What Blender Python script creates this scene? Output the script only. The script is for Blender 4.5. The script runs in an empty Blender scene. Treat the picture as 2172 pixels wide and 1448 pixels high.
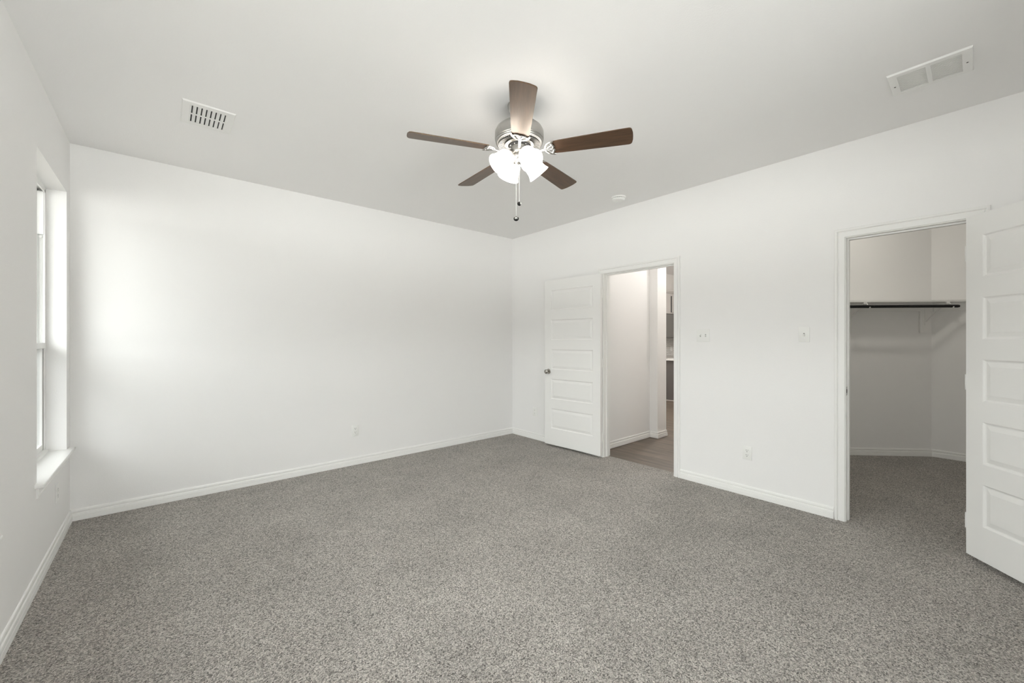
import bpy, bmesh, math, random
from mathutils import Vector, Matrix
R = math.radians
C = bpy.context.scene.collection
SC = bpy.context.scene

# ------------------------------------------------------------------ camera
FOCAL, YAW, HORIZON, EYE = 854.96, 49.1387, 721.29, 1.314      # pixels of a 2172 wide frame, degrees, row, metres
cam = bpy.data.cameras.new('camera')
cam_ob = bpy.data.objects.new('camera', cam)
C.objects.link(cam_ob)
cam.sensor_width = 36.0
cam.lens = FOCAL / 2172 * 36.0
cam.shift_y = -(724 - HORIZON) / 2172
cam.clip_start = 0.02
cam_ob.location = (0, 0, EYE)
cam_ob.rotation_euler = (R(90), 0, R(YAW - 90))
SC.camera = cam_ob

# ------------------------------------------------------------------ room size
XL, XR, YB, YF, H = -0.5127, 3.7405, 4.3091, -0.66, 2.743       # window wall, door wall, back wall, wall behind the camera, ceiling
XH = 3.857                                                      # hall side of the door wall
XO = XL - 0.24                                                  # outer face of the window wall
WIN = [(3.298, 4.18, 0.548, 2.353), (0.80, 2.44, 0.548, 2.353), (-0.50, 0.33, 0.548, 2.353)]  # openings in the window wall, the last two added for daylight: y0, y1, z0, z1
REAR = [(-0.30, 0.60, 0.548, 2.353), (0.90, 1.80, 0.548, 2.353)]   # openings added for daylight in the wall behind the camera: x0, x1, z0, z1
D1 = (1.928, 2.748, 2.055)                                      # bedroom door opening: y0, y1, head
D2 = (0.015, 0.625, 2.055)                                      # closet door opening
EAVE = 0.75  # depth of the unseen overhang added to limit high sky
FAN = (1.6365, 1.8240)

# ------------------------------------------------------------------ daylight, lamps, exposure
SKY, LAMP, CLOSET_W, HALL_W, KITCHEN_W = 23.0, 9.6, 12.0, 27.0, 150.0
SC.view_settings.view_transform = 'Standard'
SC.view_settings.look = 'None'
SC.view_settings.exposure = 0.0
SC.view_settings.gamma = 1.0
SC.view_settings.use_curve_mapping = False
SC.cycles.use_denoising = True
SC.cycles.max_bounces = 14
SC.cycles.diffuse_bounces = 8
SC.cycles.sample_clamp_indirect = 6.0
SC.cycles.caustics_reflective = False
SC.cycles.caustics_refractive = False

world = bpy.data.worlds.new('sky')
SC.world = world
world.use_nodes = True
wn, wl = world.node_tree.nodes, world.node_tree.links
wn.clear()
w_out = wn.new('ShaderNodeOutputWorld'); w_bg = wn.new('ShaderNodeBackground')
w_tc = wn.new('ShaderNodeTexCoord'); w_sep = wn.new('ShaderNodeSeparateXYZ'); w_rmp = wn.new('ShaderNodeValToRGB')
w_map = wn.new('ShaderNodeMapRange')
wl.new(w_tc.outputs['Generated'], w_sep.inputs[0])
wl.new(w_sep.outputs['Z'], w_map.inputs['Value'])
w_map.inputs['From Min'].default_value = -1; w_map.inputs['From Max'].default_value = 1
wl.new(w_map.outputs[0], w_rmp.inputs[0])
cr = w_rmp.color_ramp
# brightness by elevation, shaped to light the room: bright ground, dark horizon band, overcast sky
STEPS = ((-0.50, 0.20, 0.69), (-0.20, 0.69, 0.42), (-0.03, 0.42, 0.05), (0.12, 0.045, 0.41), (0.30, 0.41, 0.44))
cr.elements[0].position = 0.0; cr.elements[0].color = (0.20, 0.197, 0.194, 1)
cr.elements[1].position = 1.0; cr.elements[1].color = (0.44, 0.442, 0.446, 1)
for z_, below, above in STEPS:
    for dz, v_ in ((-0.004, below), (0.004, above)):
        tint = (1, 0.985, 0.97) if z_ < 0 else (1, 1.005, 1.012)
        e = cr.elements.new((z_ + 1) / 2 + dz); e.color = (v_ * tint[0], v_ * tint[1], v_ * tint[2], 1)
wl.new(w_rmp.outputs[0], w_bg.inputs['Color'])
w_bg.inputs['Strength'].default_value = SKY
wl.new(w_bg.outputs[0], w_out.inputs[0])


def portal(loc, rot, sx, sy):
    l = bpy.data.lights.new('window_portal', 'AREA')
    l.shape = 'RECTANGLE'; l.size = sx; l.size_y = sy
    l.cycles.is_portal = True
    o = bpy.data.objects.new('window_portal', l); C.objects.link(o)
    o.location = loc; o.rotation_euler = rot


for (y0, y1, z0, z1) in WIN:
    portal((XO + 0.02, (y0 + y1) / 2, (z0 + z1) / 2), (R(90), 0, R(-90)), y1 - y0, z1 - z0)


for (x0, x1, z0, z1) in REAR:
    portal(((x0 + x1) / 2, YF - 0.22, (z0 + z1) / 2), (R(90), 0, R(180)), x1 - x0, z1 - z0)


def lamp(name, loc, watts, radius, col=(1, 0.93, 0.84)):
    l = bpy.data.lights.new(name, 'POINT')
    l.energy = watts; l.shadow_soft_size = radius; l.color = col
    o = bpy.data.objects.new(name, l); C.objects.link(o); o.location = loc


lamp('closet_lamp', (5.17, 0.49, 2.66), CLOSET_W, 0.05, (1, 0.965, 0.86))
lamp('hall_lamp', (5.3, 2.30, 2.93), HALL_W, 0.12, (1, 0.985, 0.96))
lamp('kitchen_fill', (7.6, 3.3, 2.95), KITCHEN_W, 0.10, (1, 0.97, 0.93))  # unseen light added to brighten the kitchen


# ------------------------------------------------------------------ materials
def principled(name, col, rough=0.5, metal=0.0, spec=0.5, coat=0.0):
    m = bpy.data.materials.new(name); m.use_nodes = True
    b = m.node_tree.nodes['Principled BSDF']
    b.inputs['Base Color'].default_value = (*col, 1)
    b.inputs['Roughness'].default_value = rough
    b.inputs['Metallic'].default_value = metal
    b.inputs['Specular IOR Level'].default_value = spec
    b.inputs['Coat Weight'].default_value = coat
    return m, m.node_tree.nodes, m.node_tree.links, b


def add_bump(n, l, b, scale, strength, dist, detail=2.0):
    geo = n.new('ShaderNodeNewGeometry'); t = n.new('ShaderNodeTexNoise'); bp = n.new('ShaderNodeBump')
    t.inputs['Scale'].default_value = scale; t.inputs['Detail'].default_value = detail
    bp.inputs['Strength'].default_value = strength; bp.inputs['Distance'].default_value = dist
    l.new(geo.outputs['Position'], t.inputs['Vector']); l.new(t.outputs['Fac'], bp.inputs['Height'])
    l.new(bp.outputs[0], b.inputs['Normal'])
    return t


def paint(name, col, rough, bump=0.25, scale=140, spec=0.3):
    m, n, l, b = principled(name, col, rough, spec=spec)
    add_bump(n, l, b, scale, bump, 0.002)
    return m


M = {}
M['wall'] = paint('wall_paint', (0.869, 0.862, 0.856), 0.6)
M['ceiling'] = paint('ceiling_paint', (0.88, 0.873, 0.868), 0.8, 0.3, 120)
M['trim'] = paint('trim_paint', (0.86, 0.855, 0.84), 0.32, 0.03, 60, 0.45)
M['door'] = paint('door_paint', (0.85, 0.845, 0.83), 0.38, 0.03, 60, 0.45)
M['plastic'] = principled('white_plastic', (0.85, 0.85, 0.83), 0.3)[0]
M['vinyl'] = principled('white_vinyl', (0.86, 0.86, 0.85), 0.35)[0]
M['grille'] = principled('white_enamel', (0.84, 0.835, 0.82), 0.4)[0]
M['slot'] = principled('dark_slot', (0.03, 0.03, 0.03), 0.7)[0]
M['socket_slot'] = principled('socket_slot', (0.06, 0.057, 0.052), 0.6)[0]
M['shade_grey'] = principled('slot_shade_grey', (0.36, 0.355, 0.345), 0.8)[0]  # shade in the switch slots, painted as grey
M['void'] = principled('duct_shade_black', (0.03, 0.03, 0.03), 0.8)[0]
M['black'] = principled('black_enamel', (0.006, 0.006, 0.006), 0.5, spec=0.25)[0]
M['chrome'] = principled('polished_nickel', (0.56, 0.55, 0.53), 0.22, 1.0)[0]
M['knob'] = principled('satin_nickel', (0.42, 0.40, 0.37), 0.22, 1.0)[0]
M['silver_mark'] = principled('silver_mark', (0.8, 0.8, 0.78), 0.4)[0]

M['ground_block'] = paint('dark_ground_block', (0.15, 0.14, 0.125), 0.9, 0.5, 30)  # for the unseen slab that cuts light coming up to the windows

# brushed nickel: fine streaks around the axis
m, n, l, b = principled('brushed_nickel', (0.46, 0.45, 0.43), 0.32, 1.0)
b.inputs['Anisotropic'].default_value = 0.5
t = add_bump(n, l, b, 300, 0.04, 0.001)
M['nickel'] = m

# carpet: twisted loops in grey and taupe; dark flecks include shade painted between loops
m, n, l, b = principled('carpet', (0.3, 0.28, 0.25), 0.95, spec=0.1)
geo = n.new('ShaderNodeNewGeometry')
warp = n.new('ShaderNodeTexNoise'); warp.inputs['Scale'].default_value = 110; warp.inputs['Detail'].default_value = 2
vm = n.new('ShaderNodeVectorMath'); vm.operation = 'MULTIPLY_ADD'
vm.inputs[1].default_value = (0.008, 0.008, 0.008)
l.new(geo.outputs['Position'], warp.inputs['Vector'])
l.new(warp.outputs['Color'], vm.inputs[0]); l.new(geo.outputs['Position'], vm.inputs[2])
vo = n.new('ShaderNodeTexVoronoi'); vo.inputs['Scale'].default_value = 205
l.new(vm.outputs[0], vo.inputs['Vector'])
sepc = n.new('ShaderNodeSeparateColor'); l.new(vo.outputs['Color'], sepc.inputs[0])
ns = n.new('ShaderNodeTexNoise'); ns.inputs['Scale'].default_value = 190; ns.inputs['Detail'].default_value = 4; ns.inputs['Roughness'].default_value = 0.7
l.new(geo.outputs['Position'], ns.inputs['Vector'])
mx = n.new('ShaderNodeMix'); mx.data_type = 'FLOAT'; mx.inputs[0].default_value = 0.66
l.new(sepc.outputs[0], mx.inputs[2]); l.new(ns.outputs['Fac'], mx.inputs[3])
rp = n.new('ShaderNodeValToRGB'); l.new(mx.outputs[0], rp.inputs[0])
c = rp.color_ramp
c.elements[0].position = 0.27; c.elements[0].color = (0.040, 0.035, 0.030, 1)
c.elements[1].position = 0.76; c.elements[1].color = (0.92, 0.875, 0.82, 1)
e = c.elements.new(0.42); e.color = (0.315, 0.292, 0.266, 1)
e = c.elements.new(0.60); e.color = (0.60, 0.563, 0.520, 1)
big = n.new('ShaderNodeTexNoise'); big.inputs['Scale'].default_value = 2.6; big.inputs['Detail'].default_value = 3
l.new(geo.outputs['Position'], big.inputs['Vector'])
mr = n.new('ShaderNodeMapRange'); mr.inputs['From Min'].default_value = 0.3; mr.inputs['From Max'].default_value = 0.7
mr.inputs['To Min'].default_value = 0.90; mr.inputs['To Max'].default_value = 1.08
l.new(big.outputs['Fac'], mr.inputs['Value'])
mul = n.new('ShaderNodeVectorMath'); mul.operation = 'SCALE'
l.new(rp.outputs[0], mul.inputs[0]); l.new(mr.outputs[0], mul.inputs['Scale'])
l.new(mul.outputs[0], b.inputs['Base Color'])
bp = n.new('ShaderNodeBump'); bp.inputs['Strength'].default_value = 0.9; bp.inputs['Distance'].default_value = 0.008
hs = n.new('ShaderNodeMath'); hs.operation = 'SUBTRACT'          # loops stand up, gaps lie between them
l.new(mx.outputs[0], hs.inputs[0]); l.new(vo.outputs['Distance'], hs.inputs[1])
l.new(hs.outputs[0], bp.inputs['Height']); l.new(bp.outputs[0], b.inputs['Normal'])
b.inputs['Sheen Weight'].default_value = 0.15
M['carpet'] = m


def wood(name, dark, light, axis, stretch, rough, scale, planks=None):
    m, n, l, b = principled(name, dark, rough)
    tc = n.new('ShaderNodeTexCoord'); mp = n.new('ShaderNodeMapping')
    sc = [1, 1, 1]; sc[axis] = stretch
    mp.inputs['Scale'].default_value = sc
    l.new(tc.outputs['Object'], mp.inputs['Vector'])
    no = n.new('ShaderNodeTexNoise'); no.inputs['Scale'].default_value = scale; no.inputs['Detail'].default_value = 6
    no.inputs['Roughness'].default_value = 0.65
    l.new(mp.outputs[0], no.inputs['Vector'])
    rp = n.new('ShaderNodeValToRGB'); l.new(no.outputs['Fac'], rp.inputs[0])
    rp.color_ramp.elements[0].position = 0.32; rp.color_ramp.elements[0].color = (*dark, 1)
    rp.color_ramp.elements[1].position = 0.70; rp.color_ramp.elements[1].color = (*light, 1)
    col = rp.outputs[0]
    if planks:
        br = n.new('ShaderNodeTexBrick')
        br.inputs['Scale'].default_value = 1.0; br.inputs['Brick Width'].default_value = planks[0]; br.inputs['Row Height'].default_value = planks[1]
        br.inputs['Mortar Size'].default_value = 0.0012; br.offset = 0.37
        br.inputs['Color1'].default_value = (0.80, 0.80, 0.80, 1); br.inputs['Color2'].default_value = (1.12, 1.10, 1.08, 1)
        br.inputs['Mortar'].default_value = (0.45, 0.42, 0.40, 1)
        rot = n.new('ShaderNodeMapping'); rot.inputs['Rotation'].default_value = (0, 0, R(90) if axis == 1 else 0)
        l.new(tc.outputs['Object'], rot.inputs['Vector']); l.new(rot.outputs[0], br.inputs['Vector'])
        mm = n.new('ShaderNodeMix'); mm.data_type = 'RGBA'; mm.blend_type = 'MULTIPLY'; mm.inputs[0].default_value = 1.0
        l.new(rp.outputs[0], mm.inputs[6]); l.new(br.outputs['Color'], mm.inputs[7])
        col = mm.outputs[2]
    l.new(col, b.inputs['Base Color'])
    return m


M['blade'] = wood('walnut_blade', (0.020, 0.009, 0.005), (0.085, 0.040, 0.020), 0, 0.09, 0.43, 55)
for nd in M['blade'].node_tree.nodes:
    if nd.type == 'BSDF_PRINCIPLED':                             # satin lacquer
        nd.inputs['Specular IOR Level'].default_value = 1.0; nd.inputs['Specular Tint'].default_value = (1.0, 0.78, 0.57, 1)
        nd.inputs['Coat Weight'].default_value = 0.2; nd.inputs['Coat Roughness'].default_value = 0.2
M['plank'] = wood('brown_planks', (0.075, 0.056, 0.042), (0.185, 0.145, 0.112), 1, 0.10, 0.42, 22, (1.2, 0.18))

# shade glass that glows with the bulb inside it
m = bpy.data.materials.new('lit_glass'); m.use_nodes = True
n, l = m.node_tree.nodes, m.node_tree.links
b = n['Principled BSDF']
b.inputs['Base Color'].default_value = (0.9, 0.88, 0.84, 1); b.inputs['Roughness'].default_value = 0.35
b.inputs['Emission Color'].default_value = (1.0, 0.94, 0.86, 1); b.inputs['Emission Strength'].default_value = LAMP
M['shade'] = m
m = bpy.data.materials.new('lit_bulb'); m.use_nodes = True
b = m.node_tree.nodes['Principled BSDF']
b.inputs['Emission Color'].default_value = (1.0, 0.88, 0.70, 1); b.inputs['Emission Strength'].default_value = LAMP * 2
M['bulb'] = m

# window pane: clear, with the mirror image glass gives
m = bpy.data.materials.new('pane_glass'); m.use_nodes = True
n, l = m.node_tree.nodes, m.node_tree.links
n.clear()
o_ = n.new('ShaderNodeOutputMaterial'); tr = n.new('ShaderNodeBsdfTransparent'); gl = n.new('ShaderNodeBsdfGlossy')
fr = n.new('ShaderNodeFresnel'); mxs = n.new('ShaderNodeMixShader')
gg = n.new('ShaderNodeNewGeometry'); ior = n.new('ShaderNodeMix'); ior.data_type = 'FLOAT'   # the same mirror strength from both sides of the pane
ior.inputs[2].default_value = 1.45; ior.inputs[3].default_value = 1 / 1.45
l.new(gg.outputs['Backfacing'], ior.inputs[0]); l.new(ior.outputs[0], fr.inputs['IOR'])
gl.inputs['Roughness'].default_value = 0.0; tr.inputs['Color'].default_value = (0.95, 0.97, 0.96, 1)
l.new(fr.outputs[0], mxs.inputs[0]); l.new(tr.outputs[0], mxs.inputs[1]); l.new(gl.outputs[0], mxs.inputs[2]); l.new(mxs.outputs[0], o_.inputs[0])
M['glass'] = m
m = bpy.data.materials.new('screen_mesh'); m.use_nodes = True
n, l = m.node_tree.nodes, m.node_tree.links
n.clear()
o_ = n.new('ShaderNodeOutputMaterial'); tr = n.new('ShaderNodeBsdfTransparent'); df = n.new('ShaderNodeBsdfDiffuse'); mxs = n.new('ShaderNodeMixShader')
df.inputs['Color'].default_value = (0.05, 0.05, 0.05, 1); mxs.inputs[0].default_value = 0.32
l.new(tr.outputs[0], mxs.inputs[1]); l.new(df.outputs[0], mxs.inputs[2]); l.new(mxs.outputs[0], o_.inputs[0])
M['screen'] = m

# kitchen finishes
M['kit_paint'] = paint('kitchen_wall_paint', (0.74, 0.72, 0.69), 0.6)
M['cab'] = principled('greige_cabinet', (0.50, 0.47, 0.445), 0.45)[0]
M['island'] = principled('charcoal_panel', (0.135, 0.125, 0.118), 0.45)[0]
M['panel_dark'] = principled('grey_panel', (0.155, 0.148, 0.138), 0.4)[0]
M['stone'] = principled('pale_worktop', (0.80, 0.79, 0.77), 0.25)[0]
m, n, l, b = principled('mosaic_tile', (0.8, 0.8, 0.78), 0.25)
tc = n.new('ShaderNodeTexCoord'); mp = n.new('ShaderNodeMapping'); mp.inputs['Rotation'].default_value = (R(90), 0, 0)
br = n.new('ShaderNodeTexBrick'); br.inputs['Scale'].default_value = 1.0
br.inputs['Brick Width'].default_value = 0.09; br.inputs['Row Height'].default_value = 0.0265; br.inputs['Mortar Size'].default_value = 0.0032
br.inputs['Color1'].default_value = (0.88, 0.87, 0.85, 1); br.inputs['Color2'].default_value = (0.74, 0.73, 0.71, 1); br.inputs['Mortar'].default_value = (0.40, 0.39, 0.375, 1)
l.new(tc.outputs['Object'], mp.inputs['Vector']); l.new(mp.outputs[0], br.inputs['Vector']); l.new(br.outputs['Color'], b.inputs['Base Color'])
M['tile'] = m


# ------------------------------------------------------------------ mesh helpers
def box(bm, x0, x1, y0, y1, z0, z1, mat=None, mi=0):
    vs = [bm.verts.new(Vector(p)) for p in ((x0, y0, z0), (x1, y0, z0), (x1, y1, z0), (x0, y1, z0), (x0, y0, z1), (x1, y0, z1), (x1, y1, z1), (x0, y1, z1))]
    if mat is not None:
        for v in vs: v.co = mat @ v.co
    fs = []
    for q in ((0, 3, 2, 1), (4, 5, 6, 7), (0, 1, 5, 4), (1, 2, 6, 5), (2, 3, 7, 6), (3, 0, 4, 7)):
        f = bm.faces.new([vs[k] for k in q]); f.material_index = mi; fs.append(f)
    return vs


def rbox(bm, x0, x1, y0, y1, z0, z1, r=0.002, mat=None, mi=0):
    t = bmesh.new(); box(t, x0, x1, y0, y1, z0, z1)
    bmesh.ops.bevel(t, geom=t.edges[:], offset=r, segments=2, affect='EDGES', profile=0.5)
    merge(bm, t, mat, mi)


def merge(bm, t, mat=None, mi=0):
    mp = {}
    for v in t.verts: mp[v] = bm.verts.new(mat @ v.co if mat is not None else v.co)
    for f in t.faces:
        try:
            g = bm.faces.new([mp[v] for v in f.verts]); g.material_index = mi
        except ValueError:
            pass
    t.free()


def lathe(bm, prof, seg=32, mat=None, mi=0):
    rings = []
    for (r, z) in prof:
        if r < 1e-6:
            rings.append([bm.verts.new(Vector((0, 0, z)))])
        else:
            rings.append([bm.verts.new(Vector((r * math.cos(2 * math.pi * k / seg), r * math.sin(2 * math.pi * k / seg), z))) for k in range(seg)])
    if mat is not None:
        for rg in rings:
            for v in rg: v.co = mat @ v.co
    for a, b in zip(rings[:-1], rings[1:]):
        if len(a) == 1 and len(b) == 1: continue
        for k in range(seg):
            k2 = (k + 1) % seg
            if len(a) == 1: q = [a[0], b[k], b[k2]]
            elif len(b) == 1: q = [a[k], a[k2], b[0]]
            else: q = [a[k], a[k2], b[k2], b[k]]
            f = bm.faces.new(q); f.material_index = mi
    return rings


def tube(bm, pts, r, seg=10, flat=1.0, mi=0):
    """a tube through the points; r may be a list; flat squashes it along z"""
    pts = [Vector(p) for p in pts]; n = len(pts)
    rr = r if isinstance(r, (list, tuple)) else [r] * n
    rings = []
    for i, p in enumerate(pts):
        d = (pts[min(i + 1, n - 1)] - pts[max(i - 1, 0)]).normalized()
        up = Vector((0, 0, 1)) if abs(d.z) < 0.95 else Vector((1, 0, 0))
        a = d.cross(up).normalized(); b_ = a.cross(d).normalized()
        rings.append([bm.verts.new(p + a * math.cos(2 * math.pi * k / seg) * rr[i] + b_ * math.sin(2 * math.pi * k / seg) * rr[i] * flat) for k in range(seg)])
    for a, b_ in zip(rings[:-1], rings[1:]):
        for k in range(seg):
            f = bm.faces.new([a[k], a[(k + 1) % seg], b_[(k + 1) % seg], b_[k]]); f.material_index = mi
    for rg in (rings[0][::-1], rings[-1]):
        f = bm.faces.new(rg); f.material_index = mi


def prism(bm, poly, z0, z1, mat=None, mi=0):
    a = [bm.verts.new(Vector((x, y, z0))) for x, y in poly]
    b_ = [bm.verts.new(Vector((x, y, z1))) for x, y in poly]
    if mat is not None:
        for v in a + b_: v.co = mat @ v.co
    n = len(poly)
    fs = [bm.faces.new(a[::-1]), bm.faces.new(b_)]
    for k in range(n): fs.append(bm.faces.new([a[k], a[(k + 1) % n], b_[(k + 1) % n], b_[k]]))
    for f in fs: f.material_index = mi


def sweep_floor(bm, pts, prof):
    """profile (out, height) along a floor path; out is to the left of the path; mitred corners"""
    pts = [Vector((p[0], p[1], 0)) for p in pts]; n = len(pts); rings = []
    for i, p in enumerate(pts):
        ns = []
        if i > 0: d = (p - pts[i - 1]).normalized(); ns.append(Vector((-d.y, d.x, 0)))
        if i < n - 1: d = (pts[i + 1] - p).normalized(); ns.append(Vector((-d.y, d.x, 0)))
        if len(ns) == 2:
            a = (ns[0] + ns[1]).normalized(); a = a / max(a.dot(ns[0]), 0.2)
        else: a = ns[0]
        rings.append([bm.verts.new(p + a * u + Vector((0, 0, v))) for u, v in prof])
    for a, b_ in zip(rings[:-1], rings[1:]):
        for k in range(len(prof) - 1):
            bm.faces.new([a[k], b_[k], b_[k + 1], a[k + 1]])
    bm.faces.new(rings[0]); bm.faces.new(rings[-1][::-1])


def finish(name, bm, mats, parent=None, smooth=False, loc=None, rotz=0, angle=35, keep=False):
    if not keep: bmesh.ops.recalc_face_normals(bm, faces=bm.faces[:])
    me = bpy.data.meshes.new(name); bm.to_mesh(me); bm.free()
    for m_ in (mats if isinstance(mats, (list, tuple)) else [mats]): me.materials.append(M[m_] if isinstance(m_, str) else m_)
    if smooth:
        for p in me.polygons: p.use_smooth = True
        me.set_sharp_from_angle(angle=R(angle))
    o = bpy.data.objects.new(name, me); C.objects.link(o)
    if parent is not None: o.parent = parent
    if loc is not None: o.location = loc
    if rotz: o.rotation_euler = (0, 0, rotz)
    return o


def tag(o, label=None, cat=None, group=None, kind=None):
    if label: o['label'] = label
    if cat: o['category'] = cat
    if group: o['group'] = group
    if kind: o['kind'] = kind
    return o


def empty(name, loc, rotz=0, parent=None):
    o = bpy.data.objects.new(name, None); C.objects.link(o); o.empty_display_size = 0.05
    o.location = loc; o.rotation_euler = (0, 0, rotz)
    if parent is not None: o.parent = parent
    return o


def copy_tree(o, parent=None):
    c_ = o.copy(); C.objects.link(c_); c_.parent = parent
    for ch in list(o.children): copy_tree(ch, c_)
    return c_


# ------------------------------------------------------------------ room shell
def wall_boxes(bm, u0, u1, z1, holes, put):
    """fills u0..u1 x 0..z1 with boxes around the holes (u0, u1, z0, z1)"""
    us = sorted(holes)
    u = u0
    for (a, b_, c0, c1) in us:
        if a > u: put(bm, u, a, 0, z1)
        if c0 > 0: put(bm, a, b_, 0, c0)
        if c1 < z1: put(bm, a, b_, c1, z1)
        u = b_
    if u < u1: put(bm, u, u1, 0, z1)


T = 3.05                                                        # kitchen ceiling
bm = bmesh.new()
wall_boxes(bm, YF - 0.24, YB + 0.12, H, WIN, lambda b_, a, c_, z0, z1: box(b_, XO, XL, a, c_, z0, z1))
tag(finish('wall_left', bm, 'wall'), 'white painted wall with the window in it', 'wall', kind='structure')
bm = bmesh.new(); box(bm, XL, XH, YB, YB + 0.12, 0, T)
tag(finish('wall_back', bm, 'wall'), 'white painted back wall with one outlet', 'wall', kind='structure')
bm = bmesh.new()
wall_boxes(bm, YF - 0.24, YB, T, [(d_[0] - 0.012, d_[1] + 0.012, 0, d_[2] + 0.012) for d_ in (D2, D1)], lambda b_, a, c_, z0, z1: box(b_, XR, XH, a, c_, z0, z1))
tag(finish('wall_right', bm, 'wall'), 'white painted wall with both doorways and the light switches', 'wall', kind='structure')
bm = bmesh.new()
wall_boxes(bm, XL, XR, H, REAR, lambda b_, a, c_, z0, z1: box(b_, a, c_, YF - 0.24, YF, z0, z1))
tag(finish('wall_rear', bm, 'wall'), 'white painted wall behind the viewer', 'wall', kind='structure')
bm = bmesh.new(); box(bm, XO, XR, YF - 0.24, YB + 0.12, H, H + 0.12)
tag(finish('ceiling', bm, 'ceiling'), 'flat off-white ceiling of the bedroom', 'ceiling', kind='structure')
bm = bmesh.new(); box(bm, -10.0, XO - 0.01, -3.0, 14.0, -0.30, -0.15)  # unseen slab added to block ground light at the side windows
tag(finish('floor_light_block', bm, 'ground_block'), 'unseen dark slab added outside the window wall to cut light from the ground', 'ground', kind='structure')
bm = bmesh.new()                                                # unseen roof overhang added to block high sky from the windows
box(bm, XO - EAVE, XO, YF - 0.24 - EAVE, YB + 0.9, 2.52, 2.60); box(bm, XO, XR, YF - 0.24 - EAVE, YF - 0.24, 2.52, 2.60)
tag(finish('trim_added_eave', bm, 'trim'), 'unseen white overhang added outside the windows to block high sky', 'eave', kind='structure')
CW = (-0.80, 1.75)                                              # closet side walls
bm = bmesh.new()
box(bm, XL - 0.02, XR, YF - 0.02, YB + 0.02, -0.12, 0)
box(bm, XR, XH - 0.025, D1[0] - 0.02, D1[1] + 0.02, -0.12, 0)
box(bm, XR, XH, D2[0] - 0.02, D2[1] + 0.02, -0.12, 0)
box(bm, XH, 6.72, CW[0] - 0.1, CW[1] + 0.1, -0.12, 0)
tag(finish('floor', bm, 'carpet'), 'speckled grey-beige carpet running on into the closet', 'carpet', kind='structure')
bm = bmesh.new()
box(bm, XH - 0.025, XH, D1[0] - 0.02, D1[1] + 0.02, -0.12, -0.004)
box(bm, XH, 11.3, 1.86, 5.45, -0.12, -0.004)
tag(finish('floor_hall', bm, 'plank'), 'brown wood plank floor beyond the bedroom door', 'floor', kind='structure')

# closet shell: two side walls, the 45 degree wall, the wall behind
K0 = (6.58, 0.3450); K1 = (K0[0] - (CW[1] - K0[1]), CW[1])      # the slanted wall runs K0 -> K1
bm = bmesh.new()
prism(bm, [(XH, CW[1]), (5.3, CW[1]), (5.3, CW[1] + 0.11), (XH, CW[1] + 0.11)], 0, H)
prism(bm, [K0, (K0[0] + 0.10, K0[1] + 0.05), (K1[0] + 0.16, K1[1] + 0.11), (K1[0], K1[1] + 0.11), K1], 0, H)
prism(bm, [(6.58, CW[0] - 0.1), (6.68, CW[0] - 0.1), (6.68, K0[1] + 0.05), (6.58, K0[1])], 0, H)
prism(bm, [(XH, CW[0] - 0.1), (6.58, CW[0] - 0.1), (6.58, CW[0]), (XH, CW[0])], 0, H)
tag(finish('wall_closet', bm, 'wall'), 'plain walls of the walk-in closet with a slanted corner', 'wall', kind='structure')
bm = bmesh.new(); box(bm, XH, 6.72, CW[0] - 0.1, CW[1] + 0.11, H, H + 0.1)
tag(finish('ceiling_closet', bm, 'ceiling'), 'ceiling of the walk-in closet', 'ceiling', kind='structure')

# hall and kitchen shell
HW = [(XH, 2.926), (5.010, 2.926), (5.010, 2.810), (5.240, 2.810), (5.240, 5.33)]
bm = bmesh.new()
prism(bm, HW + [(5.12, 5.33), (5.12, 3.04), (XH, 3.04)], 0, T)
tag(finish('wall_hall', bm, 'wall'), 'white hall wall with a small jog seen through the bedroom door', 'wall', kind='structure')
for nm, b6, lb in (('wall_kitchen', (5.12, 11.3, 5.33, 5.45, 0, T), 'kitchen wall behind the tiles and wall cabinet'), ('wall_end', (11.2, 11.3, 1.86, 5.33, 0, T), 'far end wall of the kitchen'),
                   ('wall_side', (6.72, 11.2, 1.76, 1.86, 0, T), 'side wall of the kitchen'), ('wall_partition', (XH, 6.72, CW[1] + 0.11, CW[1] + 0.115, 0, T), 'hall wall backing onto the closet')):
    bm = bmesh.new(); box(bm, *b6)
    tag(finish(nm, bm, 'kit_paint'), lb, 'wall', kind='structure')
bm = bmesh.new(); box(bm, XH, 11.3, 1.76, 5.45, T, T + 0.1)
tag(finish('ceiling_kitchen', bm, 'ceiling'), 'ceiling over the hall and kitchen', 'ceiling', kind='structure')

# baseboards
BASE = [(0, 0), (0.0145, 0), (0.0145, 0.026), (0.0140, 0.0285), (0.0095, 0.0290), (0.0095, 0.0315), (0.0130, 0.033), (0.0122, 0.049), (0.0110, 0.0525), (0.0045, 0.0545), (0.0045, 0.0600), (0.0085, 0.0630), (0.0090, 0.0740), (0.0065, 0.0805), (0.0030, 0.083), (0, 0.083)]


def base(name, paths, label):
    bm = bmesh.new()
    for p in paths: sweep_floor(bm, p, BASE)
    tag(finish(name, bm, 'trim', smooth=True, angle=25), label, 'baseboard', kind='structure')


base('baseboard_left', [[(XL, YB), (XL, YF)]], 'white moulded baseboard under the window')
base('baseboard_back', [[(XR, YB), (XL, YB)]], 'white moulded baseboard along the back wall')
base('baseboard_right', [[(XR, D1[1] + 0.064), (XR, YB)], [(XR, D2[1] + 0.07), (XR, D1[0] - 0.064)], [(XR, YF), (XR, D2[0] - 0.07)]], 'white moulded baseboard along the wall of doorways')
base('baseboard_rear', [[(XL, YF), (XR, YF)]], 'white moulded baseboard behind the viewer')
base('baseboard_hall', [HW[::-1]], 'white moulded baseboard in the hall on wood planks')
base('baseboard_closet', [[(6.58, CW[0]), K0, K1, (XH, CW[1])]], 'white moulded baseboard inside the closet')

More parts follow.
